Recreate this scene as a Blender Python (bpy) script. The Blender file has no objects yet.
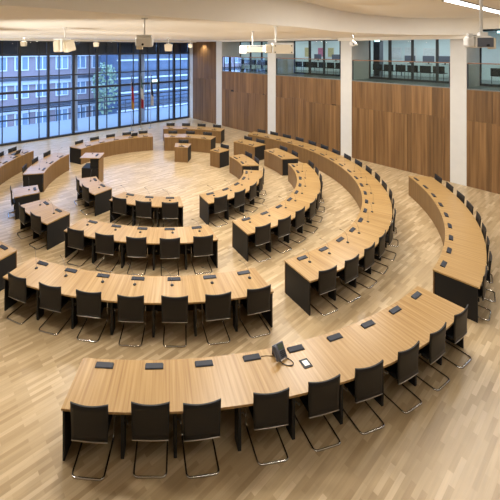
import bpy, bmesh, math, random
from mathutils import Vector, Matrix
random.seed(7)
S = bpy.context.scene
COL = S.collection
PI = math.pi
rad = math.radians

# ------------------------------------------------------------------ materials
def new_mat(name):
    m = bpy.data.materials.new(name); m.use_nodes = True
    nt = m.node_tree
    return m, nt, nt.nodes['Principled BSDF'], nt.links

def plain(name, col, rough=0.5, metal=0.0, spec=0.5, noise=0.06, nscale=30.0, bump=0.0):
    m, nt, b, L = new_mat(name)
    N = nt.nodes
    tc = N.new('ShaderNodeTexCoord'); nz = N.new('ShaderNodeTexNoise')
    nz.inputs['Scale'].default_value = nscale; nz.inputs['Detail'].default_value = 4
    L.new(tc.outputs['Object'], nz.inputs['Vector'])
    mx = N.new('ShaderNodeMix'); mx.data_type = 'RGBA'
    mx.inputs['A'].default_value = (*[c*(1-noise) for c in col], 1)
    mx.inputs['B'].default_value = (*[min(1, c*(1+noise)) for c in col], 1)
    L.new(nz.outputs['Fac'], mx.inputs['Factor']); L.new(mx.outputs['Result'], b.inputs['Base Color'])
    b.inputs['Roughness'].default_value = rough; b.inputs['Metallic'].default_value = metal
    b.inputs['Specular IOR Level'].default_value = spec
    if bump:
        bp = N.new('ShaderNodeBump'); bp.inputs['Strength'].default_value = bump; bp.inputs['Distance'].default_value = 0.002
        L.new(nz.outputs['Fac'], bp.inputs['Height']); L.new(bp.outputs['Normal'], b.inputs['Normal'])
    return m

def emit(name, col, strength):
    m, nt, b, L = new_mat(name)
    b.inputs['Base Color'].default_value = (*col, 1)
    b.inputs['Emission Color'].default_value = (*col, 1)
    b.inputs['Emission Strength'].default_value = strength
    return m

def veneer(name, c1, c2, c3, rough=0.35, tint=False, sx=22.0, sy=0.6):
    """striped wood veneer: u (metres) runs across the strips, v along the grain"""
    m, nt, b, L = new_mat(name); N = nt.nodes
    uv = N.new('ShaderNodeUVMap'); uv.uv_map = 'UVMap'
    mp = N.new('ShaderNodeMapping'); mp.inputs['Scale'].default_value = (sx, sy, 1)
    L.new(uv.outputs['UV'], mp.inputs['Vector'])
    n1 = N.new('ShaderNodeTexNoise'); n1.inputs['Scale'].default_value = 1.0; n1.inputs['Detail'].default_value = 1.5
    L.new(mp.outputs['Vector'], n1.inputs['Vector'])
    mp2 = N.new('ShaderNodeMapping'); mp2.inputs['Scale'].default_value = (sx*7, sy*3, 1); mp2.inputs['Location'].default_value = (3.1, 7.7, 0)
    L.new(uv.outputs['UV'], mp2.inputs['Vector'])
    n2 = N.new('ShaderNodeTexNoise'); n2.inputs['Scale'].default_value = 1.0; n2.inputs['Detail'].default_value = 3
    L.new(mp2.outputs['Vector'], n2.inputs['Vector'])
    rp = N.new('ShaderNodeValToRGB'); e = rp.color_ramp.elements
    e[0].position = 0.33; e[0].color = (*c1, 1); e[1].position = 0.68; e[1].color = (*c3, 1)
    k = e.new(0.5); k.color = (*c2, 1)
    ad = N.new('ShaderNodeMath'); ad.operation = 'MULTIPLY_ADD'; ad.inputs[1].default_value = 0.3; 
    L.new(n2.outputs['Fac'], ad.inputs[0])
    sb = N.new('ShaderNodeMath'); sb.operation = 'MULTIPLY_ADD'; sb.inputs[1].default_value = 0.7; sb.inputs[2].default_value = 0.0
    L.new(n1.outputs['Fac'], sb.inputs[0]); L.new(sb.outputs[0], ad.inputs[2])
    L.new(ad.outputs[0], rp.inputs['Fac'])
    out = rp.outputs['Color']
    if tint:
        at = N.new('ShaderNodeAttribute'); at.attribute_name = 'tint'
        mu = N.new('ShaderNodeMix'); mu.data_type = 'RGBA'; mu.blend_type = 'MULTIPLY'; mu.inputs['Factor'].default_value = 1
        L.new(out, mu.inputs['A']); L.new(at.outputs['Color'], mu.inputs['B']); out = mu.outputs['Result']
    L.new(out, b.inputs['Base Color'])
    b.inputs['Roughness'].default_value = rough
    return m

def floor_mat(ang):
    m, nt, b, L = new_mat('oak_plank_floor'); N = nt.nodes
    tc = N.new('ShaderNodeTexCoord'); mp = N.new('ShaderNodeMapping')
    mp.inputs['Rotation'].default_value = (0, 0, -ang)
    L.new(tc.outputs['Object'], mp.inputs['Vector'])
    def brick(w, h, off):
        k = N.new('ShaderNodeTexBrick'); k.offset = off; k.squash = 1
        k.inputs['Scale'].default_value = 1; k.inputs['Brick Width'].default_value = w; k.inputs['Row Height'].default_value = h
        k.inputs['Mortar Size'].default_value = 0.0012; k.inputs['Mortar Smooth'].default_value = 0.2
        k.inputs['Color1'].default_value = (0, 0, 0, 1); k.inputs['Color2'].default_value = (1, 1, 1, 1); k.inputs['Mortar'].default_value = (0.35, 0.35, 0.35, 1)
        L.new(mp.outputs['Vector'], k.inputs['Vector']); return k
    k1 = brick(0.52, 0.062, 0.37)
    rp = N.new('ShaderNodeValToRGB'); e = rp.color_ramp.elements
    e[0].position = 0.0; e[0].color = (0.360, 0.252, 0.132, 1)
    e[1].position = 1.0; e[1].color = (0.585, 0.450, 0.280, 1)
    x = e.new(0.45); x.color = (0.440, 0.322, 0.180, 1)
    x = e.new(0.8); x.color = (0.500, 0.372, 0.218, 1)
    L.new(k1.outputs['Color'], rp.inputs['Fac'])
    mp2 = N.new('ShaderNodeMapping'); mp2.inputs['Scale'].default_value = (1.5, 34, 1)
    L.new(mp.outputs['Vector'], mp2.inputs['Vector'])
    nz = N.new('ShaderNodeTexNoise'); nz.inputs['Scale'].default_value = 1; nz.inputs['Detail'].default_value = 5
    L.new(mp2.outputs['Vector'], nz.inputs['Vector'])
    mr = N.new('ShaderNodeMapRange'); mr.inputs['To Min'].default_value = 0.80; mr.inputs['To Max'].default_value = 1.18
    L.new(nz.outputs['Fac'], mr.inputs['Value'])
    mu = N.new('ShaderNodeMix'); mu.data_type = 'RGBA'; mu.blend_type = 'MULTIPLY'; mu.inputs['Factor'].default_value = 1
    L.new(rp.outputs['Color'], mu.inputs['A']); L.new(mr.outputs['Result'], mu.inputs['B'])
    L.new(mu.outputs['Result'], b.inputs['Base Color'])
    b.inputs['Roughness'].default_value = 0.30
    b.inputs['Specular IOR Level'].default_value = 0.5
    return m

def glass_mat(name, tint, refl=0.08, rough=0.0):
    m = bpy.data.materials.new(name); m.use_nodes = True
    nt = m.node_tree; N = nt.nodes; L = nt.links
    N.remove(N['Principled BSDF'])
    tr = N.new('ShaderNodeBsdfTransparent'); tr.inputs['Color'].default_value = (*tint, 1)
    gl = N.new('ShaderNodeBsdfGlossy'); gl.inputs['Roughness'].default_value = rough
    fr = N.new('ShaderNodeFresnel'); fr.inputs['IOR'].default_value = 1.45
    mx = N.new('ShaderNodeMixShader')
    L.new(fr.outputs[0], mx.inputs[0]); L.new(tr.outputs[0], mx.inputs[1]); L.new(gl.outputs[0], mx.inputs[2])
    L.new(mx.outputs[0], N['Material Output'].inputs['Surface'])
    return m

M = {}
M['top'] = veneer('beech_veneer_top', (0.265, 0.146, 0.047), (0.352, 0.212, 0.077), (0.435, 0.283, 0.118), 0.30)
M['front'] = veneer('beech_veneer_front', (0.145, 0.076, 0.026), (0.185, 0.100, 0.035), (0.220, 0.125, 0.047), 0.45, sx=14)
M['wallwood'] = veneer('walnut_wall_boards', (0.115, 0.058, 0.021), (0.180, 0.094, 0.035), (0.240, 0.132, 0.052), 0.42, tint=True, sx=10, sy=0.35)
M['black'] = plain('anthracite_board', (0.013, 0.0125, 0.0125), 0.55, spec=0.3)
M['leather'] = plain('black_leather', (0.011, 0.010, 0.010), 0.5, spec=0.35, nscale=120, bump=0.15)
M['chrome'] = plain('chromed_steel', (0.55, 0.54, 0.52), 0.16, 1.0)
M['steel'] = plain('brushed_steel', (0.45, 0.42, 0.38), 0.35, 1.0)
M['device'] = plain('dark_plastic', (0.020, 0.022, 0.028), 0.5, spec=0.3)
M['device2'] = plain('blue_black_lid', (0.024, 0.028, 0.042), 0.45, spec=0.3)
M['grey'] = plain('grey_plastic', (0.11, 0.12, 0.15), 0.35)
M['white'] = plain('white_plastic', (0.80, 0.79, 0.76), 0.4)
M['beige'] = plain('beige_plastic', (0.74, 0.65, 0.50), 0.5)
M['whitepaint'] = plain('white_column_paint', (0.64, 0.63, 0.60), 0.6, nscale=3)
M['plaster'] = plain('cream_ceiling_plaster', (0.93, 0.89, 0.81), 0.8, nscale=2, noise=0.02)
M['ceil'] = plain('warm_ceiling_plaster', (0.90, 0.86, 0.80), 0.8, nscale=2, noise=0.02)
M['beigewall'] = plain('beige_wall_paint', (0.50, 0.47, 0.42), 0.7, nscale=2)
M['frame'] = plain('dark_blue_metal_frame', (0.018, 0.022, 0.032), 0.4)
M['teal'] = plain('pale_green_wall_paint', (0.74, 0.82, 0.80), 0.7, nscale=2)
M['slate'] = plain('grey_stone_floor', (0.18, 0.19, 0.18), 0.3, nscale=4)
M['rail'] = plain('copper_brown_handrail', (0.26, 0.13, 0.07), 0.35)
M['glass'] = glass_mat('clear_window_glass', (0.86, 0.93, 1.0))
M['railglass'] = glass_mat('greenish_balustrade_glass', (0.87, 0.92, 0.89))
M['brick'] = plain('pale_pink_render', (0.26, 0.20, 0.21), 0.8, nscale=5)
M['band'] = plain('pale_concrete_band', (0.50, 0.50, 0.52), 0.8, nscale=5)
M['darkband'] = plain('dark_metal_band', (0.05, 0.055, 0.07), 0.6)
M['winframe'] = plain('white_window_frame', (0.62, 0.62, 0.62), 0.5)
M['blindblue'] = plain('dark_blue_blind', (0.020, 0.040, 0.090), 0.6)
M['wing'] = plain('dark_blue_facade', (0.06, 0.085, 0.135), 0.35, nscale=2, noise=0.3)
M['winpane'] = plain('dim_window_pane', (0.20, 0.25, 0.32), 0.15)
M['terrace'] = plain('pale_terrace_paving', (0.28, 0.30, 0.33), 0.35, nscale=3)
M['leaf'] = plain('pale_green_leaves', (0.20, 0.26, 0.16), 0.7, nscale=8, noise=0.4)
M['bark'] = plain('grey_bark', (0.12, 0.10, 0.08), 0.9)
M['led'] = emit('lit_led_strip', (1.0, 0.96, 0.90), 9.0)
M['exit'] = emit('lit_sign_face', (0.55, 0.95, 1.0), 3.0)
M['blue_lamp'] = emit('lit_blue_lamp', (0.12, 0.2, 1.0), 4.0)
M['screen'] = plain('phone_screen', (0.10, 0.13, 0.09), 0.15)
M['paper'] = plain('printed_paper', (0.72, 0.74, 0.72), 0.7, nscale=14, noise=0.25)
M['black_f'] = plain('black_flag_cloth', (0.015, 0.015, 0.018), 0.8)
M['red_f'] = plain('red_flag_cloth', (0.30, 0.015, 0.02), 0.8)
M['gold_f'] = plain('gold_flag_cloth', (0.45, 0.25, 0.03), 0.8)
M['green_f'] = plain('green_flag_cloth', (0.02, 0.10, 0.05), 0.8)
M['white_f'] = plain('white_flag_cloth', (0.5, 0.5, 0.5), 0.8)
M['pink_p'] = plain('pink_print', (0.6, 0.2, 0.3), 0.7, nscale=12, noise=0.4)
M['yel_p'] = plain('ochre_print', (0.55, 0.48, 0.25), 0.7, nscale=12, noise=0.4)

# ------------------------------------------------------------------ mesh builder
class MB:
    def __init__(s): s.v = []; s.f = []; s.uv = []; s.mi = []; s.sm = []; s.tint = []
    def face(s, pts, uvs=None, mi=0, smooth=False, tint=1.0):
        n = len(s.v); s.v += [tuple(p) for p in pts]; s.f.append(list(range(n, n+len(pts))))
        s.uv.append(uvs or [(p[0], p[1]) for p in pts]); s.mi.append(mi); s.sm.append(smooth); s.tint.append(tint)
    def hexa(s, c, mi=0, tint=1.0, uvf=None):
        """c: 8 corners, bottom 4 ccw then top 4"""
        for q in ((3, 2, 1, 0), (4, 5, 6, 7), (0, 1, 5, 4), (1, 2, 6, 5), (2, 3, 7, 6), (3, 0, 4, 7)):
            P = [c[i] for i in q]
            s.face(P, [uvf(p) for p in P] if uvf else None, mi, False, tint)
    def box(s, x0, x1, y0, y1, z0, z1, mi=0, tr=None, tint=1.0, uvf=None):
        c = [(x0, y0, z0), (x1, y0, z0), (x1, y1, z0), (x0, y1, z0), (x0, y0, z1), (x1, y0, z1), (x1, y1, z1), (x0, y1, z1)]
        if tr: c = [tuple(tr(Vector(p))) for p in c]
        s.hexa(c, mi, tint, uvf)
    def tube(s, path, r, n=8, mi=0, closed=False):
        path = [Vector(p) for p in path]; rings = []
        up = None
        for i, p in enumerate(path):
            a = path[max(i-1, 0)]; b = path[min(i+1, len(path)-1)]
            t = (b-a).normalized()
            if up is None:
                up = Vector((0, 0, 1)) if abs(t.z) < 0.9 else Vector((1, 0, 0))
            x = (up - t*up.dot(t)).normalized(); y = t.cross(x); up = x
            rr = r[i] if isinstance(r, (list, tuple)) else r
            rings.append([p + x*math.cos(2*PI*k/n)*rr + y*math.sin(2*PI*k/n)*rr for k in range(n)])
        base = len(s.v)
        for rg in rings: s.v += [tuple(p) for p in rg]
        for i in range(len(rings)-1):
            for k in range(n):
                s.f.append([base+i*n+k, base+i*n+(k+1) % n, base+(i+1)*n+(k+1) % n, base+(i+1)*n+k])
                s.uv.append([(0, 0)]*4); s.mi.append(mi); s.sm.append(True); s.tint.append(1.0)
        for ring, rev in ((0, True), (len(rings)-1, False)):
            ids = [base+ring*n+k for k in range(n)]
            s.f.append(ids[::-1] if rev else ids); s.uv.append([(0, 0)]*n); s.mi.append(mi); s.sm.append(False); s.tint.append(1.0)
    def lathe(s, prof, n=16, mi=0, at=(0, 0, 0)):
        base = len(s.v)
        for (r, z) in prof:
            for k in range(n):
                a = 2*PI*k/n; s.v.append((at[0]+r*math.cos(a), at[1]+r*math.sin(a), at[2]+z))
        for i in range(len(prof)-1):
            for k in range(n):
                s.f.append([base+i*n+k, base+i*n+(k+1) % n, base+(i+1)*n+(k+1) % n, base+(i+1)*n+k])
                s.uv.append([(0, 0)]*4); s.mi.append(mi); s.sm.append(True); s.tint.append(1.0)
        for i, rev in ((0, True), (len(prof)-1, False)):
            if prof[i][0] > 1e-5:
                ids = [base+i*n+k for k in range(n)]
                s.f.append(ids[::-1] if rev else ids); s.uv.append([(0, 0)]*n); s.mi.append(mi); s.sm.append(False); s.tint.append(1.0)
    def grid(s, P, mi=0, smooth=True, thick=None, uvf=None):
        """P[i][j] points; thick: vector offset function giving the back sheet"""
        rows, cols = len(P), len(P[0])
        def sheet(Q, flip):
            base = len(s.v)
            for r in Q: s.v.extend(tuple(p) for p in r)
            for i in range(rows-1):
                for j in range(cols-1):
                    q = [base+i*cols+j, base+i*cols+j+1, base+(i+1)*cols+j+1, base+(i+1)*cols+j]
                    s.f.append(q[::-1] if flip else q); s.uv.append([(0, 0)]*4); s.mi.append(mi); s.sm.append(smooth); s.tint.append(1.0)
            return base
        a = sheet(P, False)
        if thick:
            Q = [[thick(p) for p in r] for r in P]; b = sheet(Q, True)
            rim = [(0, j) for j in range(cols)] + [(i, cols-1) for i in range(1, rows)] + [(rows-1, j) for j in range(cols-2, -1, -1)] + [(i, 0) for i in range(rows-2, 0, -1)]
            for k in range(len(rim)):
                (i, j), (p, q) = rim[k], rim[(k+1) % len(rim)]
                s.f.append([a+p*cols+q, a+i*cols+j, b+i*cols+j, b+p*cols+q]); s.uv.append([(0, 0)]*4); s.mi.append(mi); s.sm.append(False); s.tint.append(1.0)
    def build(s, name, mats, parent=None, off=(0, 0, 0), bevel=0.0, weld=False):
        me = bpy.data.meshes.new(name)
        ox = Vector(off)
        me.from_pydata([tuple(Vector(p)-ox) for p in s.v], [], s.f)
        me.uv_layers.new(name='UVMap'); me.color_attributes.new('tint', 'FLOAT_COLOR', 'CORNER')
        uvl = me.uv_layers['UVMap']; ca = me.color_attributes['tint']
        li = 0
        for pi, p in enumerate(me.polygons):
            p.material_index = s.mi[pi]; p.use_smooth = s.sm[pi]
            t = s.tint[pi]
            for k in range(p.loop_total):
                uvl.data[li].uv = s.uv[pi][k]; ca.data[li].color = (t, t, t, 1); li += 1
        if not isinstance(mats, (list, tuple)): mats = [mats]
        for m in mats: me.materials.append(m)
        if bevel or weld:
            bm = bmesh.new(); bm.from_mesh(me)
            bmesh.ops.remove_doubles(bm, verts=bm.verts, dist=1e-5)
            if bevel:
                ed = [e for e in bm.edges if len(e.link_faces) == 2 and e.calc_face_angle(0) > 0.6]
                bmesh.ops.bevel(bm, geom=ed, offset=bevel, segments=2, affect='EDGES', profile=0.5, clamp_overlap=True)
            bm.to_mesh(me); bm.free()
        o = bpy.data.objects.new(name, me); COL.objects.link(o)
        if parent is not None: o.parent = parent
        return o

def tag(o, label=None, cat=None, group=None, kind=None):
    if label: o['label'] = label
    if cat: o['category'] = cat
    if group: o['group'] = group
    if kind: o['kind'] = kind
    return o
def thing(name, label, cat, loc=(0, 0, 0), rz=0.0, group=None):
    e = bpy.data.objects.new(name, None); COL.objects.link(e)
    e.empty_display_size = 0.1; e.location = loc; e.rotation_euler = (0, 0, rz)
    return tag(e, label, cat, group)
def struct(o): o['kind'] = 'structure'; return o
def kids(o): return [c for c in bpy.data.objects if c.parent is o]
KID = {}
def dup(root, loc, rz, label, group=None):
    r = root.copy(); COL.objects.link(r); r.location = loc; r.rotation_euler = (0, 0, rz); r['label'] = label
    if group: r['group'] = group
    if root.name not in KID: KID[root.name] = [(c, kids(c)) for c in kids(root)]
    for c, gs in KID[root.name]:
        cc = c.copy(); COL.objects.link(cc); cc.parent = r
        for g in gs:
            gg = g.copy(); COL.objects.link(gg); gg.parent = cc
    return r
def fillet(pts, r, n=5):
    pts = [Vector(p) for p in pts]; out = [pts[0]]
    for i in range(1, len(pts)-1):
        p = pts[i]; a = (pts[i-1]-p); b = (pts[i+1]-p)
        rr = min(r, a.length*0.45, b.length*0.45)
        A = p + a.normalized()*rr; B = p + b.normalized()*rr
        for k in range(n+1):
            t = k/n; out.append(A*(1-t)**2 + p*2*t*(1-t) + B*t*t)
    out.append(pts[-1]); return out

# ------------------------------------------------------------------ room frame
CORNER = Vector((0.80, 28.81, 0)); ANG = rad(37.25)
D = Vector((math.cos(ANG), math.sin(ANG), 0)); NN = Vector((-math.sin(ANG), math.cos(ANG), 0))
def R(s, t, z=0.0): return CORNER + D*s - NN*t + Vector((0, 0, z))   # s<0 inside the hall (right wall at s=0), t = distance from the window wall
def RT(p): return R(p.x, p.y, p.z)
ZC, ZS, ZG = 6.79, 6.13, 3.92
S0, T1 = -22.0, 27.0

fm = floor_mat(ANG)
b = MB(); b.face([R(S0, T1), R(0.0, T1), R(0.0, 0), R(S0, 0)]); 
struct(b.build('floor', fm))

# windows ---------------------------------------------------------------------
ms = [-16.1, -14.48, -12.85, -11.19, -9.60, -7.97, -6.28, -4.61, -3.02, -1.52, -0.02]
blind = {2: 1, 3: 0, 4: 1, 5: 1, 7: 1, 8: 0}
for i in range(len(ms)-1):
    s0, s1 = ms[i], ms[i+1]
    f = MB()
    w = 0.07
    f.box(s0-w, s0+w, -0.12, 0.08, 0, 6.10, tr=RT)                       # mullion
    if i == len(ms)-2: f.box(s1-0.06, s1, -0.12, 0.08, 0, 6.10, tr=RT)
    a, c = s0+w, s1-(w if i < len(ms)-2 else 0.06)
    f.box(a, c, -0.10, 0.07, 0, 0.12, tr=RT)
    f.box(a, c, -0.10, 0.10, 2.93, 3.07, tr=RT)
    f.box(a, c, -0.06, 0.05, 5.14, 5.25, tr=RT)
    f.box(a, c, -0.06, 0.04, 3.86, 3.93, tr=RT); f.box(a, c, -0.06, 0.04, 2.18, 2.25, tr=RT)
    f.box(a, c, -0.10, 0.07, 6.00, 6.10, tr=RT)
    q = (a+c)/2 + (0.28 if i % 2 == 0 else -0.12)
    f.box(q-0.025, q+0.025, -0.05, 0.03, 0.12, 6.0, tr=RT)
    o = struct(f.build('window_%d' % (i+1), M['frame']))
    g = MB(); g.face([R(a, 0, 0.12), R(c, 0, 0.12), R(c, 0, 6.0), R(a, 0, 6.0)])
    g.build('window_pane', M['glass'], o)
    if True:
        k = MB(); k.box(a, c, -0.18, -0.14, 5.25, 6.0, tr=RT); k.build('roller_blind', M['darkband'] if blind.get(i) else M['blindblue'], o)

# exit sign on the transom
k = thing('exit_sign', 'small lit pale sign box on the window transom near the flags', 'sign', R(-3.45, 0.16, 3.07))
x = MB(); x.box(-0.24, 0.24, -0.03, 0.03, 0, 0.20); o = x.build('housing', M['white'], k)
x = MB(); x.face([(-0.22, -0.032, 0.02), (0.22, -0.032, 0.02), (0.22, -0.032, 0.18), (-0.22, -0.032, 0.18)]); x.build('lit_face', M['exit'], k)
k.rotation_euler = (0, 0, ANG)

# right wall: columns, wood boards, gallery ---------------------------------------
cols_t = [(3.21, 3.79), (7.93, 8.54), (12.70, 13.28), (17.44, 17.99), (22.2, 22.8)]
DEP = 1.85
for i, (a, c) in enumerate(cols_t):
    k = MB(); k.box(-0.03, DEP, a, c, 0, ZC, tr=RT)
    struct(k.build('pillar_%d' % (i+1), M['whitepaint']))
k = MB(); k.box(-0.03, 0.3, -0.1, 0.50, 0, ZC, tr=RT); struct(k.build('pillar_6', M['whitepaint']))

def boards(name, ta, tb, z0, z1, seam=None):
    k = MB()
    uo = random.uniform(0, 50)
    def tier(za, zb, steps):
        t = ta; 
        while t < tb-1e-6:
            w = random.choice((0.11, 0.16, 0.22, 0.3, 0.4)); e = min(tb, t+w)
            if tb-e < 0.08: e = tb
            tn = random.choice((0.78, 0.9, 0.95, 1.0, 1.05, 1.12, 1.22)); dp = random.uniform(0.0, 0.012)
            va, vb = random.uniform(0, 30), 0
            k.box(-0.022-dp, 0.05, t+0.002, e-0.002, za(t), zb(t), tr=RT, tint=tn,
                  uvf=lambda p, va=va: ((p-CORNER).dot(-NN)+uo+va if hasattr(p, 'dot') else (Vector(p)-CORNER).dot(-NN)+uo+va, p[2]+va))
            t = e
    if seam is None:
        tier(lambda t: z0, lambda t: z1, None)
    else:
        st = {}
        def sm(t):
            q = int((t-ta)/0.9); 
            if q not in st: st[q] = seam + random.choice((-0.07, -0.03, 0.0, 0.05))
            return st[q]
        tier(lambda t: z0, lambda t: sm(t)-0.006, None)
        tier(lambda t: sm(t+0.0)+0.006 if False else sm(t), lambda t: z1, None)
    k.box(0.0, 0.12, ta, tb, z0, z1, mi=1, tr=RT)
    return struct(k.build(name, [M['wallwood'], M['black']]))
boards('wall_right', 0.50, 3.21, 0, 6.1, 3.3)
bays = [(3.79, 7.93), (8.54, 12.70), (13.28, 17.44), (17.99, 22.2)]
for i, (a, c) in enumerate(bays):
    boards('wall_right.%03d' % (i+1), a, c, 0, ZG, 2.63)
boards('wall_right.005', 22.8, T1, 0, 6.13, 2.63)

# gallery slab, lintel
k = MB(); k.box(-0.02, 6.0, 3.2, 22.5, ZG, ZG+0.03, tr=RT); 
# notch the slab round the pillars by making it bay by bay
k = MB()
for (a, c) in bays: k.box(-0.02, DEP, a, c, ZG, ZG+0.04, tr=RT)
k.box(DEP, 5.6, 3.3, 24.0, ZG-0.02, ZG+0.04, tr=RT)
struct(k.build('floor_gallery', M['slate']))
for i, (a, c) in enumerate(bays):
    zt = 6.05 if i < 3 else 6.36
    k = MB(); k.box(-0.02, 0.22, a, c, zt, ZC, tr=RT); struct(k.build('lintel_%d' % (i+1), M['plaster']))
    k = MB(); k.box(0.22, DEP, a, c, max(zt, 6.1)+0.04, max(zt, 6.1)+0.1, tr=RT); struct(k.build('ceiling_gallery_%d' % (i+1), M['beigewall']))
k = MB(); k.box(DEP, 5.6, 3.3, 24.0, 6.45, 6.55, tr=RT); struct(k.build('ceiling_gallery_room', M['teal']))
k = MB(); k.box(5.6, 5.7, 3.2, 24.0, ZG, 6.5, tr=RT); struct(k.build('wall_gallery_back', M['teal']))
k = MB(); k.box(DEP, 5.6, 3.2, 3.3, ZG, 6.5, tr=RT); struct(k.build('wall_gallery_left', M['teal']))
k = MB(); k.box(DEP, 5.6, 24.0, 24.1, ZG, 6.5, tr=RT); struct(k.build('wall_gallery_right', M['teal']))

# balustrades and glazed partitions
ord_bay = ['furthest from the camera', 'second bay from the windows', 'third bay from the windows', 'by the near projector']
for i, (a, c) in enumerate(bays):
    where = ['bay furthest from the camera', 'bay behind the ceiling projector with the beige face', 'bay left of the broad white pillar', 'bay nearest the camera'][i]
    e = thing('glass_balustrade', 'greenish glass balustrade with brown handrail, gallery ' + where, 'balustrade', R(0, (a+c)/2, ZG+0.04), 0, 'glass balustrades along the gallery')
    off = e.location.copy()
    k = MB(); k.box(0.02, 0.035, a+0.05, c-0.05, ZG+0.04, 4.97, tr=RT); k.build('glass_panel', M['railglass'], e, off)
    k = MB(); k.box(0.005, 0.05, a+0.02, c-0.02, 4.97, 5.01, tr=RT); k.build('handrail', M['rail'], e, off)
    for q in (a+0.03, c-0.03):
        k = MB(); k.box(0.01, 0.045, q-0.02, q+0.02, ZG+0.04, 4.97, tr=RT); k.build('post', M['frame'], e, off)
    # partition
    zt = 6.1 if i < 3 else 6.4
    k = MB(); n = 4
    w = (c-a)/n
    offs = [0, 0.27, 0.50, 0.75, 1.0] if i == 1 else [0, 0.25, 0.5, 0.75, 1.0]
    for j in range(n+1):
        q = a + (c-a)*offs[j]; hw = 0.065 if j == 1 and i in (1, 2) else 0.05
        k.box(DEP, DEP+0.09, max(a, q-hw), min(c, q+hw), ZG+0.04, zt, tr=RT)
    k.box(DEP, DEP+0.09, a, c, ZG+0.04, ZG+0.14, tr=RT); k.box(DEP, DEP+0.09, a, c, zt-0.06, zt+0.2, tr=RT)
    o = struct(k.build('window_gallery_%d' % (i+1), M['frame']))
    g = MB(); g.face([R(DEP+0.045, a, ZG+0.1), R(DEP+0.045, c, ZG+0.1), R(DEP+0.045, c, zt), R(DEP+0.045, a, zt)]); g.build('window_pane', M['glass'], o)

# other walls (behind and left of the camera)
k = MB(); k.box(S0-0.1, S0, 0, T1, 0, ZC, tr=RT); struct(k.build('wall_left', M['beigewall']))
k = MB(); k.box(S0, 0, T1, T1+0.1, 0, ZC, tr=RT); struct(k.build('wall_back', M['beigewall']))
k = MB(); k.box(S0, -16.1, -0.1, 0, 0, ZC, tr=RT); struct(k.build('wall_window_side', M['beigewall']))
k = MB(); k.box(-16.1, 0, -0.12, 0.06, 6.10, ZC, tr=RT); struct(k.build('wall_above_windows', M['plaster']))

# ceilings
k = MB(); k.box(S0, 0, 0, T1, ZC, ZC+0.1, tr=RT); struct(k.build('ceiling', M['ceil']))
edge = [(-5.8, 1.2), (-2.17, 4.31), (-0.83, 5.45), (0.78, 6.86), (2.94, 8.82), (5.6, 11.75), (8.6, 13.75), (10.7, 14.25), (11.94, 14.16)]
def cr(P, n=8):
    out = []
    for i in range(len(P)-1):
        p0, p1, p2, p3 = (Vector(P[max(i-1, 0)]), Vector(P[i]), Vector(P[i+1]), Vector(P[min(i+2, len(P)-1)]))
        for j in range(n):
            t = j/n
            out.append(0.5*((2*p1)+(p2-p0)*t+(2*p0-5*p1+4*p2-p3)*t*t+(-p0+3*p1-3*p2+p3)*t**3))
    out.append(Vector(P[-1])); return out
ed = cr(edge)
poly = [(p.x, p.y) for p in ed] + [tuple(R(0.0, 0)[:2]), tuple(R(S0, 0)[:2])]
k = MB()
k.face([(x, y, ZS) for x, y in poly][::-1]); 
for i in range(len(ed)-1):
    a, c = ed[i], ed[i+1]
    k.face([(a.x, a.y, ZS), (c.x, c.y, ZS), (c.x, c.y, ZC), (a.x, a.y, ZC)], smooth=False)
struct(k.build('ceiling_soffit', M['plaster']))
k = MB(); k.box(-16.1, -0.5, 0.09, 1.5, 6.03, ZS, tr=RT); struct(k.build('trim_window_bulkhead', M['plaster']))
k = MB(); k.box(-0.9, -0.03, 0.0, 12.7, 6.09, ZS, tr=RT); k.box(-0.3, -0.03, 12.7, 18.1, 5.98, ZS, tr=RT); struct(k.build('trim_wall_bulkhead', M['plaster']))

# ------------------------------------------------------------------ exterior
k = MB(); k.box(-26, 14, -5.2, -0.12, -0.3, -0.02, tr=RT); struct(k.build('terrace_floor', M['terrace']))
k = MB(); k.box(-60, 60, -40, -5.2, -3.4, -3.2, tr=RT); struct(k.build('ground_outside', M['terrace']))
e = thing('terrace_railing', 'dark metal guard rail along the outer edge of the terrace', 'railing', R(-8, -5.1, -0.02))
off = e.location.copy()
for z in (0.45, 1.10):
    k = MB(); k.box(-26, 14, -5.14, -5.06, z-0.05, z+0.05, tr=RT); k.build('rail', M['darkband'], e, off)
for q in range(-25, 14, 2):
    k = MB(); k.box(q-0.03, q+0.03, -5.17, -5.12, -0.02, 1.12, tr=RT); k.build('post', M['darkband'], e, off)
for i, s in enumerate((-14.2, -9.0, -3.6)):
    k = MB(); c = R(s, -1.4, -0.02); k.lathe([(0.22, 0), (0.22, 6.4)], 20, at=c); struct(k.build('pillar_outside_%d' % (i+1), M['band']))
k = MB(); k.box(-26, 14, -2.4, -0.12, 6.38, 6.6, tr=RT); struct(k.build('roof_canopy', M['darkband']))
bd = thing('office_building', 'long pale building with white framed windows beyond the terrace', 'building', R(-8, -17, -3.2))
off = bd.location.copy()
k = MB(); k.box(-52, 30, -25, -17, -3.2, 7.6, tr=RT); k.build('facade', M['brick'], bd, off)
for z in (-0.7, 2.2, 5.1, 7.6):
    k = MB(); k.box(-52, 30, -17.0, -16.75, z-0.42, z, tr=RT); k.build('floor_band', M['band'], bd, off)
    k = MB(); k.box(-52, 30, -17.0, -16.55, z+0.02, z+0.30, tr=RT); k.build('dark_ledge', M['darkband'], bd, off)
wm = {}
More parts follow.
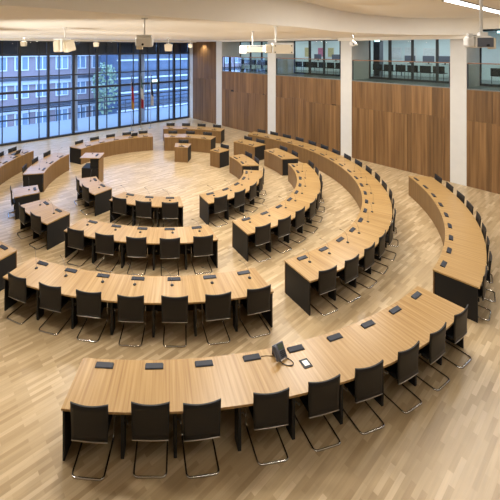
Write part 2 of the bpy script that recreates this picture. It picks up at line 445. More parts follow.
for z in (-2.6, 0.35, 3.25):
    for q in range(20):
        s = -36 + q*2.1
        k = MB()
        f = 0.10
        k.box(-0.7, 0.7, 0, 0.12, 0, f); k.box(-0.7, 0.7, 0, 0.12, 1.5-f, 1.5); k.box(-0.7, -0.7+f, 0, 0.12, f, 1.5-f); k.box(0.7-f, 0.7, 0, 0.12, f, 1.5-f); k.box(-0.05, 0.05, 0, 0.12, f, 1.5-f)
        if 'w' not in wm:
            o = k.build('window', M['winframe'], bd); wm['w'] = o.data
            g = MB(); g.box(-0.6, 0.6, 0.02, 0.06, 0.1, 1.4); p = g.build('pane', M['winpane'], o); wm['p'] = p.data
        else:
            o = bpy.data.objects.new('window', wm['w']); COL.objects.link(o); o.parent = bd
            p = bpy.data.objects.new('pane', wm['p']); COL.objects.link(p); p.parent = o
        o.location = R(s, -17.0, z) - off; o.rotation_euler = (0, 0, ANG+PI)
wg = thing('office_building', 'dark glazed wing with pale floor bands beyond the terrace at right', 'building', R(1, -11, -3.2))
off2 = wg.location.copy()
k = MB(); k.box(-0.8, 14, -15, -11, -3.2, 7.6, tr=RT); k.build('facade', M['wing'], wg, off2)
for z in (-0.9, 1.0, 2.5, 4.4, 5.9, 7.2):
    k = MB(); k.box(-0.8, 14, -11.0, -10.7, z-0.16, z, tr=RT); k.build('floor_band', M['band'], wg, off2)
    k = MB(); k.box(-0.8, 14, -11.0, -10.6, z+0.5, z+0.66, tr=RT); k.build('dark_ledge', M['darkband'], wg, off2)
tr_ = thing('tree', 'pale green tree standing in front of the building outside', 'tree', R(-3.2, -8.8, -3.2))
k = MB(); k.tube([(0, 0, 0), (0.05, 0, 2), (0, 0.05, 4.6)], [0.16, 0.12, 0.05]); k.build('trunk', M['bark'], tr_)
k = MB()
for q in range(420):
    a = random.uniform(0, 2*PI); u = random.uniform(-1, 1); rr = random.uniform(0.3, 1)**0.5
    p = Vector((math.cos(a)*math.sqrt(1-u*u)*1.25*rr, math.sin(a)*math.sqrt(1-u*u)*1.25*rr, 5.0+u*2.6*rr))
    x = Vector((random.uniform(-1, 1), random.uniform(-1, 1), random.uniform(-1, 1))).normalized()*0.17; y = x.orthogonal().normalized()*0.12
    k.face([p-x, p-y, p+x, p+y])
k.build('crown', M['leaf'], tr_)

# ------------------------------------------------------------------ desks
RING = {'A': ((-0.565, 14.96), 9.40, 10.20), 'B': ((-0.346, 14.58), 6.97, 7.78), 'C': ((-0.438, 14.71), 5.03, 5.83), 'D': ((-0.387, 14.645), 2.98, 3.71)}
def arc_slab(mb, C, r0, r1, p0, p1, z0, z1, off, uo=0.0, side=False, mi=0):
    n = max(2, int((p1-p0)/1.2)); rm = r1
    A = [rad(p0+(p1-p0)*i/n) for i in range(n+1)]
    def P(r, a, z): return Vector((C[0]+r*math.cos(a), C[1]+r*math.sin(a), z))-off
    for i in range(n):
        a, c = A[i], A[i+1]; ua, ub = a*rm+uo, c*rm+uo
        mb.face([P(r0, a, z1), P(r1, a, z1), P(r1, c, z1), P(r0, c, z1)], [(ua, r0), (ua, r1), (ub, r1), (ub, r0)], mi)
        mb.face([P(r0, c, z0), P(r1, c, z0), P(r1, a, z0), P(r0, a, z0)], [(ub, r0), (ub, r1), (ua, r1), (ua, r0)], mi)
        for r, fl in ((r0, 1), (r1, 0)):
            q = [P(r, a, z0), P(r, c, z0), P(r, c, z1), P(r, a, z1)]; u = [(ua, z0), (ub, z0), (ub, z1), (ua, z1)]
            mb.face(q[::-1] if fl else q, u[::-1] if fl else u, mi, smooth=False)
    for a, fl in ((A[0], 0), (A[-1], 1)):
        q = [P(r0, a, z0), P(r1, a, z0), P(r1, a, z1), P(r0, a, z1)]; u = [(a*rm+uo, r0), (a*rm+uo, r1), (a*rm+uo, r1), (a*rm+uo, r0)]
        mb.face(q[::-1] if fl else q, u, mi)
def radial(mb, C, r0, r1, ph, th, z0, z1, off, mi=0):
    a = rad(ph); e = Vector((math.cos(a), math.sin(a), 0)); q = Vector((-e.y, e.x, 0))*th/2; c = Vector((C[0], C[1], 0))-off
    k = [c+e*r0-q, c+e*r1-q, c+e*r1+q, c+e*r0+q]
    mb.hexa([p+Vector((0, 0, z0)) for p in k]+[p+Vector((0, 0, z1)) for p in k], mi)

# --- chair
def make_chair():
    ch = thing('conference_chair', 'x', 'chair')
    k = MB(); P = []
    for i in range(5):
        y = -0.47 + 0.45*i/4; row = []
        for j in range(7):
            x = -0.225+0.45*j/6; row.append(Vector((x, y, 0.455 + 0.012*(x/0.225)**2 - 0.015*math.sin(PI*i/4) - (0.018 if i == 0 else 0))))
        P.append(row)
    k.grid(P, thick=lambda p: p-Vector((0, 0, 0.028))); k.build('seat', M['leather'], ch)
    k = MB(); P = []
    for i in range(7):
        z = 0.405+0.49*i/6; row = []
        for j in range(11):
            u = -1+2*j/10; hw = 0.245+0.012*(i/6)
            zz = z + (0.018*u*u if i == 6 else 0)
            row.append(Vector((u*hw, 0.012 - 0.02*u*u*(i/6+0.3) - 0.012*math.cos(PI*(i/6-0.35)) + 0.022*(i/6), zz)))
        P.append(row)
    k.grid(P, thick=lambda p: p-Vector((0, 0.018, 0)))
    bk = k.build('backrest', M['leather'], ch)
    k = MB(); k.tube([(u*0.246, 0.012-0.006*u*u-0.008, 0.402) for u in [-1+0.2*j for j in range(11)]], 0.008, 6)
    k.build('lower_trim', M['steel'], bk)
    k = MB(); w = 0.215
    pts = [(w, -0.03, 0.46), (w, -0.05, 0.432), (w, -0.46, 0.432), (w, -0.43, 0.013), (w, 0.085, 0.013), (-w, 0.085, 0.013), (-w, -0.43, 0.013), (-w, -0.46, 0.432), (-w, -0.05, 0.432), (-w, -0.03, 0.46)]
    k.tube(fillet(pts, 0.06, 5), 0.0125, 8); k.build('cantilever_frame', M['chrome'], ch)
    return ch
CH0 = [None]
# --- cable flap terminal, microphone
def make_term():
    t = thing('conference_terminal', 'x', 'terminal')
    k = MB(); k.box(-0.14, 0.14, -0.045, 0.045, 0, 0.008); k.build('base_plate', M['device'], t, bevel=0.002)
    k = MB()
    c = [(-0.132, -0.038, 0.008), (0.132, -0.038, 0.008), (0.132, 0.036, 0.008), (-0.132, 0.036, 0.008), (-0.132, -0.038, 0.030), (0.132, -0.038, 0.030), (0.132, 0.036, 0.014), (-0.132, 0.036, 0.014)]
    k.hexa(c); k.build('lid', M['device2'], t, bevel=0.002)
    return t
def make_mic():
    t = thing('gooseneck_microphone', 'x', 'microphone')
    k = MB(); k.lathe([(0.034, 0), (0.036, 0.006), (0.030, 0.016), (0.012, 0.022)], 14); k.build('base', M['device'], t)
    k = MB(); k.tube([(0, 0, 0.02), (-0.01, 0, 0.12), (-0.04, 0.01, 0.22), (-0.10, 0.03, 0.30), (-0.17, 0.05, 0.34)], 0.0026, 6); k.build('gooseneck', M['grey'], t)
    k = MB(); k.tube([(-0.165, 0.0485, 0.338), (-0.185, 0.054, 0.346), (-0.225, 0.066, 0.362)], [0.004, 0.006, 0.005], 8); k.build('capsule', M['device'], t)
    return t
T0 = [None]; M0 = [None]
ORD = ['first', 'second', 'third', 'fourth', 'fifth', 'sixth', 'seventh', 'eighth', 'ninth', 'tenth', 'eleventh', 'twelfth', 'thirteenth', 'fourteenth', 'fifteenth', 'sixteenth', 'seventeenth', 'eighteenth', 'nineteenth', 'twentieth']
def place(proto, maker, loc, rz, label, group):
    if proto[0] is None:
        o = maker(); proto[0] = o; o.location = loc; o.rotation_euler = (0, 0, rz); o['label'] = label; o['group'] = group
        KID[o.name] = [(c, kids(c)) for c in kids(o)]
        return o
    return dup(proto[0], loc, rz, label, group)

def desk(ring, p0, p1, seats, name, desk_label, frm, z=0.74, r_in=None, mic=True, pulled={}, term=True, chairs=True, skip=(), shift={}, legshift={}):
    C, r0, r1 = RING[ring]
    if r_in is not None: r1 = r1-r0+r_in; r0 = r_in
    pm = rad((p0+p1)/2); off = Vector((C[0]+(r0+r1)/2*math.cos(pm), C[1]+(r0+r1)/2*math.sin(pm), 0))
    d = thing('curved_desk' if p1-p0 > 14 else 'single_desk', desk_label, 'desk', off)
    uo = random.uniform(0, 80)
    th = 0.032
    k = MB(); arc_slab(k, C, r0, r1, p0, p1, z-th, z, off, uo); k.build('tabletop', M['top'], d)
    dg = math.degrees
    k = MB(); arc_slab(k, C, r0+0.006, r0+0.028, p0+dg(0.004/r0), p1-dg(0.004/r0), 0.0, z-th, off, uo+3); k.build('front_panel', M['front'], d)
    k = MB(); arc_slab(k, C, r0+0.029, r0+0.040, p0+dg(0.03/r0), p1-dg(0.03/r0), 0.02, z-th-0.002, off); k.build('inner_lining', M['black'], d)
    for ph, sg in ((p0, 1), (p1, -1)):
        k = MB(); radial(k, C, r0+0.042, r1-0.03, ph+sg*dg(0.020/r1)*1.1, 0.03, 0, z-th, off); k.build('end_panel', M['black'], d)
    n = len(seats)
    for i in range(n-1):
        ph = (seats[i]+seats[i+1])/2 + legshift.get(i, 0)
        k = MB(); radial(k, C, r1-0.27, r1-0.10, ph, 0.045, 0, z-th, off); lg = k.build('leg', M['black'], d)
        a = rad(ph); e = Vector((math.cos(a), math.sin(a), 0)); q = Vector((-e.y, e.x, 0)); c = Vector((C[0], C[1], 0))-off+e*(r1-0.13)
        k = MB(); k.tube([c+q*0.022+Vector((0, 0, 0.50)), c+q*0.06+Vector((0, 0, 0.50)), c+q*0.075+e*0.05+Vector((0, 0, 0.50)), c+q*0.075+e*0.06+Vector((0, 0, 0.53))], 0.011, 6); k.build('bag_hook', M['steel'], lg)
    for i, ph in enumerate(seats):
        a = rad(ph); e = Vector((math.cos(a), math.sin(a), 0)); q = Vector((-e.y, e.x, 0)); c = Vector((C[0], C[1], 0))
        wh = frm(i, n)
        rz = a - PI/2
        if chairs and i not in skip:
            dr, rot = pulled.get(i, (random.uniform(-0.012, 0.03), random.uniform(-0.05, 0.05)))
            place(CH0, make_chair, c+e*(r1+0.035+dr)+q*shift.get(i, 0), rz+rot, 'black cantilever chair, ' + wh, 'chairs at the ' + name)
        if term:
            place(T0, make_term, c+e*(r0+0.12)+Vector((0, 0, z)), rz, 'dark flip-up terminal, ' + wh, 'terminals on the ' + name)
        if mic:
            place(M0, make_mic, c+e*(r0+0.30)+q*random.uniform(-0.05, 0.09)+Vector((0, 0, z)), rz+random.uniform(-0.5, 0.5)+PI, 'thin gooseneck microphone, ' + wh, 'microphones on the ' + name)
    return d
def rng(a, st, n): return [a+st*i for i in range(n)]
def from_left(where): return lambda i, n: '%s from the left at %s' % (ORD[i], where)
def from_near(where): return lambda i, n: '%s from the near end of %s' % (ORD[i], where)
def rev_left(where): return lambda i, n: '%s from the left at %s' % (ORD[n-1-i], where)
def pair(a, b, where): return lambda i, n: '%s of the pair at %s' % ((a, b)[i], where)
def solo(where): return lambda i, n: 'alone at %s' % where

desk('A', 264.2, 305.4, rng(266.5, 4.6, 9), 'front desk', 'nine-seat curved beech desk in front, with the telephone on it', from_left('the front desk with the telephone'), mic=False, shift={1: -0.015, 2: -0.15, 5: -0.03}, legshift={1: -0.5})
desk('A', 310.8, 351.6, rng(313.2, 4.53, 9), 'right desk', 'curved beech desk at far right, close to the wooden wall', from_near('the far right curved desk'), mic=False)
desk('B', 244.0, 286.7, rng(247.3, 6.15, 7), 'second row desk', 'seven-seat curved beech desk directly behind the front desk', from_left('the seven-seat desk behind the front desk'))
desk('B', 293.3, 412.8, rng(296.8, 5.93, 20), 'longest desk', 'longest curved beech desk, twenty seats sweeping back along the wooden wall', from_near('the longest twenty-seat desk'))
desk('B', 160.3, 184.0, [163.6, 169.5, 175.4, 181.3], 'outer window desk', 'curved wood-fronted desk by the windows cut off by the left edge', lambda i, n: '%s from the right at the outermost window desk' % ORD[i])
desk('B', 66.2, 95.1, rng(69.9, 7.2, 4), 'rear bench', 'rearmost four-seat curved desk near the wooden corner wall', rev_left('the rearmost four-seat desk'), r_in=6.89)
desk('B', 222.0, 239.3, [236.2], 'cut off left desk', 'beech desk with black end panel cut off by the left edge, before the second row', solo('the desk cut off by the left edge'), chairs=False)
desk('C', 243.0, 284.2, rng(247.4, 8.2, 5), 'third row desk', 'five-seat curved beech desk, third row back from the front', from_left('the five-seat desk in the third row'))
desk('C', 292.5, 363.6, rng(297.0, 7.88, 9), 'inner right desk', 'nine-seat curved beech desk nested inside the longest desk', from_near('the nine-seat desk inside the longest desk'))
desk('C', 219.2, 236.4, [223.5, 231.9], 'left two-seat desk', 'two-seat beech desk left of the five-seat third row desk', pair('rear', 'front', 'the two-seat desk beside the third row'))
desk('C', 203.8, 212.1, [208.0], 'left single desk', 'small one-seat desk at left between two larger desks, pale in window light', solo('the small one-seat desk at left'))
desk('C', 160.2, 190.0, [165.5, 175.1, 184.7], 'inner window desk', 'three-seat curved wood-fronted desk at left before the windows, black end panel', lambda i, n: '%s from the far end of the three-seat window desk' % ORD[i], r_in=4.90)
desk('C', 101.7, 150.5, rng(106.3, 9.4, 5), 'presidium desk', 'long curved wood-fronted desk below the windows and flags', rev_left('the long five-seat desk below the flags'), z=0.76, r_in=4.92)
desk('C', 63.6, 94.6, rng(68.8, 10.2, 3), 'rear inner desk', 'three-seat curved wooden desk in front of the rearmost desk', rev_left('the three-seat desk before the rearmost desk'), r_in=4.73)
desk('C', 34.5, 49.6, [38.2, 45.8], 'rear right desk', 'two-seat wooden desk at the back, between one-seat desk and longest desk', pair('right', 'left', 'the two-seat desk furthest back'))
desk('C', 10.6, 27.0, [14.7, 22.9], 'middle right desk', 'two-seat wooden desk just beyond the nine-seat curved desk', pair('right', 'left', 'the two-seat desk beyond the nine-seat desk'))
desk('D', 239.8, 278.0, [246.4, 259.0, 271.6], 'innermost left desk', 'three-seat innermost curved desk facing the open floor', from_left('the three-seat innermost desk'))
desk('D', 290.6, 352.5, rng(297.2, 12.4, 5), 'innermost right desk', 'five-seat innermost curved desk right of the open floor', from_near('the five-seat innermost desk'))
desk('D', 202.0, 229.2, [208.4, 221.4], 'innermost two-seat desk', 'two-seat desk beside the lectern, left of the innermost row', pair('rear', 'front', 'the two-seat desk beside the lectern'))
desk('D', 2.4, 27.8, [8.8, 21.4], 'inner right two-seat desk', 'two-seat wood-fronted desk just beyond the five-seat innermost desk', pair('right', 'left', 'the two-seat desk beyond the five-seat desk'))
desk('D', 41.0, 51.6, [46.3], 'back single desk', 'one-seat wooden desk with black side, at right behind the open floor', solo('the one-seat desk at right of the open floor'))
desk('D', 74.0, 87.0, [80.5], 'centre single desk', 'small one-seat wooden desk standing alone at the back of the open floor', solo('the one-seat desk facing the open floor'), r_in=2.90)

# ------------------------------------------------------------------ lectern
lx, ly = -3.62, 14.88
l = thing('lectern', 'tall speaker lectern with pale top and black sides beside the long window desk', 'lectern', (lx, ly, 0), rad(-3))
k = MB(); k.box(-0.36, 0.34, -0.33, 0.33, 0, 0.70); k.build('base_cabinet', M['black'], l, bevel=0.004)
k = MB(); k.box(0.342, 0.372, -0.34, 0.34, 0, 1.02, uvf=lambda p: (p[1], p[2])); k.build('front_panel', M['front'], l)
k = MB(); k.box(-0.02, 0.34, -0.28, 0.28, 0.70, 1.09); k.build('pedestal', M['black'], l, bevel=0.004)
k = MB()
k.hexa([(-0.42, -0.37, 1.09), (0.40, -0.37, 1.10), (0.40, 0.37, 1.10), (-0.42, 0.37, 1.09), (-0.42, -0.37, 1.125), (0.40, -0.37, 1.135), (0.40, 0.37, 1.135), (-0.42, 0.37, 1.125)], uvf=lambda p: (p[1], p[0]))
k.build('top', M['top'], l)
place(T0, make_term, Vector((lx+0.18, ly+0.0, 1.133)), rad(90), 'dark flip-up desk terminal on top of the tall lectern', 'lectern terminal')
place(M0, make_mic, Vector((lx-0.05, ly+0.2, 1.131)), rad(20), 'thin gooseneck microphone on top of the tall lectern', 'lectern microphone')

# ------------------------------------------------------------------ telephone, socket
CA = RING['A'][0]
def onA(ph, r, z=0.74):
    a = rad(ph); return Vector((CA[0]+r*math.cos(a), CA[1]+r*math.sin(a), z)), a-PI/2
p, rz = onA(282.85, 9.61)
ph = thing('desk_telephone', 'grey office telephone with handset standing on the front curved desk', 'telephone', p, rad(28))
# local: -y towards the user
k = MB(); k.hexa([(-0.05, -0.01, 0), (0.09, -0.01, 0), (0.09, 0.12, 0), (-0.05, 0.12, 0), (-0.05, 0.075, 0.13), (0.09, 0.075, 0.13), (0.09, 0.12, 0.13), (-0.05, 0.12, 0.13)]); k.build('stand', M['device'], ph, bevel=0.004)
def TP(x, y, z):   # tilted face frame
    v = Vector((x, y, z)); return Matrix.Rotation(rad(58), 3, 'X') @ v + Vector((0.0, -0.035, 0.015))
k = MB(); k.box(-0.10, 0.11, 0, 0.20, 0, 0.03, tr=lambda v: TP(*v)); body = k.build('body', M['grey'], ph, bevel=0.006)
k = MB(); k.box(-0.01, 0.09, 0.115, 0.185, 0.030, 0.033, tr=lambda v: TP(*v)); k.build('screen', M['screen'], ph)
for i in range(3):
    for j in range(4):
        k = MB(); x = 0.0+i*0.032; y = 0.022+j*0.021; k.box(x, x+0.022, y, y+0.013, 0.030, 0.034, tr=lambda v: TP(*v)); k.build('key', M['device'], ph)
k = MB(); k.tube([TP(-0.072, 0.01, 0.045), TP(-0.072, 0.03, 0.058), TP(-0.072, 0.10, 0.066), TP(-0.072, 0.17, 0.058), TP(-0.072, 0.19, 0.045)], [0.022, 0.022, 0.015, 0.022, 0.022], 10); k.build('handset', M['grey'], ph)
k = MB()
cp = [(-0.05, -0.04, 0.035), (-0.03, -0.10, 0.012), (0.02, -0.16, 0.008), (0.08, -0.19, 0.008), (0.13, -0.16, 0.008), (0.12, -0.09, 0.008), (0.09, -0.04, 0.012)]
pp = cr([Vector(q) for q in cp], 8); k.tube(pp, 0.006, 6); k.build('handset_cord', M['device'], ph)
k = MB(); p2, _ = onA(281.2, 9.52)
ml = ph.matrix_basis.inverted()
q0 = (Matrix.Rotation(-rad(28), 3, 'Z') @ (p2-p)); q0.z = 0.006
k.tube([q0, q0*0.6+Vector((0, 0.03, 0)), Vector((-0.04, 0.06, 0.006))], 0.004, 6); k.build('line_cord', M['device'], ph)
p, rz = onA(284.9, 9.79)
so = thing('table_socket', 'square black-framed socket plate with white centre beside the telephone', 'socket', p, rad(18))
k = MB(); k.box(-0.075, 0.075, -0.075, 0.075, 0, 0.008); k.build('frame', M['device'], so, bevel=0.002)
k = MB(); k.box(-0.045, 0.045, -0.045, 0.045, 0.008, 0.012); k.build('insert', M['white'], so, bevel=0.002)

# laptops on the window desks
def laptop(C, r, phi, z, label):
    a = rad(phi); p = Vector((C[0]+r*math.cos(a), C[1]+r*math.sin(a), z))
    t = thing('laptop', label, 'laptop', p, a-PI/2)
    k = MB(); k.box(-0.17, 0.17, -0.11, 0.12, 0, 0.018); k.build('keyboard_base', M['device'], t, bevel=0.003)
    k = MB(); k.hexa([(-0.17, -0.115, 0.018), (0.17, -0.115, 0.018), (0.17, -0.10, 0.018), (-0.17, -0.10, 0.018), (-0.17, -0.19, 0.19), (0.17, -0.19, 0.19), (0.17, -0.18, 0.195), (-0.17, -0.18, 0.195)]); k.build('screen', M['device'], t)
laptop(RING['C'][0], 5.42, 112.5, 0.76, 'dark laptop open on the long desk below the flags')
laptop(RING['B'][0], 7.40, 166.0, 0.74, 'dark laptop open on the outermost window desk at left')

# ------------------------------------------------------------------ flags
def flag(name, x, y, ztop, zbot, cols, label):
    e = thing('flag', label, 'flag', (x, y, 0))
    k = MB(); k.lathe([(0.16, 0), (0.16, 0.03), (0.05, 0.06), (0.02, 0.10)], 16); k.build('stand', M['steel'], e)
    k = MB(); k.tube([(0, 0, 0.08), (0, 0, ztop+0.12)], 0.016, 8); k.build('pole', M['steel'], e)
    k = MB(); rows = 25; P = []
    for i in range(rows):
        t = i/(rows-1); z = ztop + (zbot-ztop)*t; w = 0.03+0.14*min(1, t*1.6)
        P.append([Vector((0.02 + w*j/12, 0.06*math.sin(j*1.55+t*2.0), z-0.12*(j/12)*(1-t)+0.05*math.sin(j))) for j in range(13)])
    k.grid(P, thick=lambda p: p+Vector((0, 0.006, 0)))
    for fi in range(len(k.f)):
        v = [k.v[q] for q in k.f[fi]]; zc = sum(q[2] for q in v)/len(v); xc = sum(q[0] for q in v)/len(v)
        s = cols(xc, (ztop-zc)/(ztop-zbot)); k.mi[fi] = s
    return k, e
mats = [M['black_f'], M['red_f'], M['gold_f'], M['green_f'], M['white_f']]
k, e = flag('de', -3.25, 24.1, 3.75, 1.45, lambda x, t: 0 if t < 0.28 + x*0.6 else (1 if t < 0.68+x*0.8 else 2), 'black, red and gold flag hanging from a pole')
k.build('cloth', mats, e)
k, e = flag('nw', -2.64, 24.5, 3.75, 1.45, lambda x, t: 3 if t < 0.38+x*0.2 else (4 if t < 0.70+x*0.2 else 1), 'green, white and red flag hanging from a pole')
k.build('cloth', mats, e)
k, e = flag('la', -2.0, 24.95, 3.75, 1.55, lambda x, t: 0 if t < 0.62+x*0.5 else 4, 'dark flag with a white lower corner hanging from a pole')
k.build('cloth', mats, e)

# ------------------------------------------------------------------ gallery furniture
def make_gchair():
    t = thing('gallery_chair', 'x', 'chair')
    k = MB(); k.box(-0.23, 0.23, -0.02, 0.40, 0.40, 0.44); k.build('seat', M['leather'], t, bevel=0.01)
    k = MB(); k.box(-0.24, 0.24, -0.07, -0.04, 0.42, 0.77); k.build('backrest', M['leather'], t, bevel=0.01)
    k = MB(); k.tube([(-0.2, -0.055, 0.66), (-0.2, -0.055, 0.02), (-0.2, 0.38, 0.02)], 0.015, 6); k.tube([(0.2, -0.055, 0.66), (0.2, -0.055, 0.02), (0.2, 0.38, 0.02)], 0.015, 6); k.build('frame', M['chrome'], t)
    return t
G0 = [None]
gs = {0: [3.65, 4.2, 4.75, 5.3, 5.85, 6.4], 1: [8.6, 9.15, 9.7, 10.25, 10.8, 11.35], 2: [13.52, 14.08, 14.66, 15.22, 15.78, 16.34], 3: [18.5, 19.06]}
bn = ['the far bay', 'the second bay', 'the third bay', 'the nearest bay']
for i, L in gs.items():
    for j, t in enumerate(L):
        place(G0, make_gchair, R(2.35, t, ZG+0.04), ANG-PI/2, 'black gallery chair behind glass, %s from left in %s' % (ORD[j], bn[i]), 'chairs in the upstairs gallery')
def make_counter(t0, t1, label):
    e = thing('side_table', label, 'table', R(4.6, (t0+t1)/2, ZG+0.04)); off = e.location.copy()
    k = MB(); k.box(4.2, 5.0, t0, t1, ZG+0.76, ZG+0.80, tr=RT); k.build('tabletop', M['white'], e, off)
    for q in (t0+0.1, t1-0.1):
        for s in (4.25, 4.95):
            k = MB(); k.box(s-0.02, s+0.02, q-0.02, q+0.02, ZG+0.04, ZG+0.76, tr=RT); k.build('leg', M['grey'], e, off)
make_counter(8.0, 10.6, 'white table with monitors behind the chairs, second gallery bay')
make_counter(13.6, 16.4, 'white table with monitors behind the chairs, third gallery bay')
def make_mon():
    t = thing('monitor', 'x', 'monitor')
    k = MB(); k.box(-0.13, 0.13, -0.09, 0.09, 0, 0.015); k.build('foot', M['device'], t)
    k = MB(); k.box(-0.03, 0.03, -0.02, 0.02, 0.015, 0.14); k.build('neck', M['device'], t)
    k = MB(); k.box(-0.27, 0.27, -0.05, -0.02, 0.12, 0.46); k.build('screen', M['grey'], t, bevel=0.008)
    return t
MO = [None]
for j, t in enumerate((8.6, 9.9, 14.3, 15.2, 15.95)):
    place(MO, make_mon, R(4.55, t, ZG+0.80), ANG-PI/2, 'grey monitor upstairs, %s from left along the gallery tables' % ORD[j], 'monitors in the gallery')
def picture(t, z, w, h, m, label):
    e = thing('wall_picture', label, 'picture', R(5.6, t, z)); off = e.location.copy()
    k = MB(); k.box(5.565, 5.598, t-w/2, t+w/2, z-h/2, z+h/2, tr=RT); k.build('frame', M['white'], e, off)
    k = MB(); k.box(5.555, 5.566, t-w/2+0.04, t+w/2-0.04, z-h/2+0.04, z+h/2-0.04, tr=RT); k.build('print', m, e, off)
picture(7.13, 5.3, 0.55, 0.75, M['yel_p'], 'ochre framed print on gallery wall, left in second bay')
picture(8.19, 5.3, 0.5, 0.7, M['pink_p'], 'pink framed print on gallery wall, middle of second bay')
picture(8.96, 5.3, 0.5, 0.7, M['yel_p'], 'ochre framed print on gallery wall, right in second bay')
picture(13.15, 5.3, 0.6, 0.7, M['paper'], 'pale grey framed sheet on gallery wall, left in third bay')
picture(13.95, 5.25, 0.6, 0.8, M['paper'], 'pale grey framed sheet on gallery wall, middle of third bay')
picture(15.0, 5.3, 0.8, 0.6, M['paper'], 'wide pale grey framed sheet on gallery wall, right in third bay')
e = thing('locker', 'tall dark grey locker behind glass, left in the third gallery bay', 'cabinet', R(3.3, 13.0, ZG+0.04)); off = e.location.copy()
k = MB(); k.box(3.3, 3.75, 12.85, 13.2, ZG+0.04, ZG+2.1, tr=RT); k.build('body', M['grey'], e, off)
k = MB(); k.box(3.28, 3.30, 12.87, 13.18, ZG+0.10, ZG+2.06, tr=RT); k.build('door', M['device'], e, off)
for (s, t, z, lb, w) in ((1.80, 13.75, 5.93, 'small lit sign at the top of the third gallery bay', 0.18), (1.80, 18.75, 6.22, 'small lit sign at the top of the nearest gallery bay', 0.2)):
    e = thing('exit_sign', lb, 'sign', R(s, t, z)); off = e.location.copy()
    k = MB(); k.box(s-0.02, s+0.04, t-w, t+w, z, z+0.13, tr=RT); k.build('housing', M['frame'], e, off)
    k = MB(); k.box(s-0.025, s-0.02, t-w+0.03, t+w*0.6, z+0.02, z+0.11, tr=RT); k.build('lit_face', M['exit'], e, off)

# ------------------------------------------------------------------ ceiling devices
def pole_to(e, x, y, z0, z1, r=0.018, dx=0, dy=0):
    k = MB(); k.tube([(dx, dy, z0), (dx, dy, z1)], r, 10); k.build('pole', M['white'], e)
    k = MB(); k.lathe([(0.06, z1-0.02), (0.06, z1)], 14, at=(dx, dy, 0)); k.build('ceiling_plate', M['white'], e)
# near projector
e = thing('projector', 'white ceiling projector with grey grille face, at upper right', 'projector', (4.49, 5.3, 5.695), rad(-24))
k = MB(); k.box(-0.10, 0.10, -0.16, 0.16, -0.08, 0.075); k.build('body', M['white'], e, bevel=0.015)
k = MB(); k.box(-0.09, 0.095, -0.168, -0.158, -0.07, 0.065); g = k.build('grille', M['grey'], e)
k = MB(); k.box(-0.19, -0.10, -0.12, 0.12, -0.075, 0.08); k.build('lens_side', M['white'], e, bevel=0.03)
k = MB(); k.box(0.10, 0.145, -0.10, 0.10, -0.10, 0.06); k.build('connector_side', M['beige'], e, bevel=0.012)
k = MB(); k.box(-0.17, 0.08, -0.10, 0.10, 0.076, 0.095); k.box(-0.19, -0.13, -0.12, -0.06, 0.095, 0.13); k.box(-0.03, 0.06, -0.06, 0.06, 0.095, 0.15); k.build('mount', M['white'], e)
k = MB(); k.tube([(0.03, -0.166, -0.045), (0.03, -0.185, -0.045)], 0.018, 12); k.build('sensor', M['device'], e)
pole_to(e, 0, 0, 0.15, ZC-5.695, 0.022, 0.0)
# middle projector
e = thing('projector', 'projector with beige back and four dark screws hanging before a white pillar', 'projector', (2.44, 8.45, 5.60), rad(-8))
k = MB(); k.box(-0.24, 0.24, -0.15, 0.15, -0.13, 0.10); k.build('body', M['white'], e, bevel=0.015)
k = MB(); k.box(-0.22, 0.22, -0.158, -0.148, -0.115, 0.085); k.build('back_plate', M['beige'], e)
for x in (-0.18, 0.19):
    for z in (-0.09, 0.06):
        k = MB(); k.tube([(x, -0.157, z), (x, -0.168, z)], 0.014, 8); k.build('screw', M['device'], e)
k = MB(); k.box(-0.24, 0.24, -0.12, 0.12, 0.105, 0.13); k.box(0.0, 0.12, -0.157, -0.15, 0.07, 0.10); k.build('mount', M['white'], e)
k = MB(); k.box(-0.40, -0.245, -0.12, 0.12, -0.11, 0.09); k.build('lens_side', M['beige'], e, bevel=0.03)
pole_to(e, 0, 0, 0.13, ZS-5.60, 0.022, -0.15)
# projector behind it
e = thing('projector', 'white projector seen side-on in front of the far gallery bay', 'projector', (2.28, 11.1, 5.58), rad(-25))
k = MB(); k.box(-0.38, -0.14, -0.16, 0.16, -0.15, 0.08); k.build('lens_side', M['white'], e, bevel=0.02)
k = MB(); k.box(-0.14, 0.34, -0.16, 0.16, -0.10, 0.06); k.build('body', M['beige'], e, bevel=0.015)
k = MB(); k.box(-0.36, 0.34, -0.14, 0.14, 0.082, 0.11); k.build('mount', M['white'], e)
pole_to(e, 0, 0, 0.11, ZS-5.58, 0.02)
# small projector, centre-left
e = thing('projector', 'small white rounded projector on a pole above the flags', 'projector', (-0.60, 6.15, 5.72), 0)
k = MB(); k.box(-0.15, 0.145, -0.12, 0.12, -0.09, 0.075); k.build('body', M['white'], e, bevel=0.035)
k = MB(); k.box(-0.13, 0.125, -0.10, 0.10, 0.077, 0.115); k.build('mount', M['white'], e, bevel=0.01)
k = MB(); k.box(-0.13, -0.03, -0.10, 0.05, -0.135, -0.088); k.build('lens_box', M['beige'], e, bevel=0.008)
k = MB(); k.tube([(-0.02, -0.12, -0.05), (-0.02, -0.135, -0.05)], 0.02, 12); k.build('lens', M['device'], e)
pole_to(e, 0, 0, 0.115, ZS-5.72, 0.016)
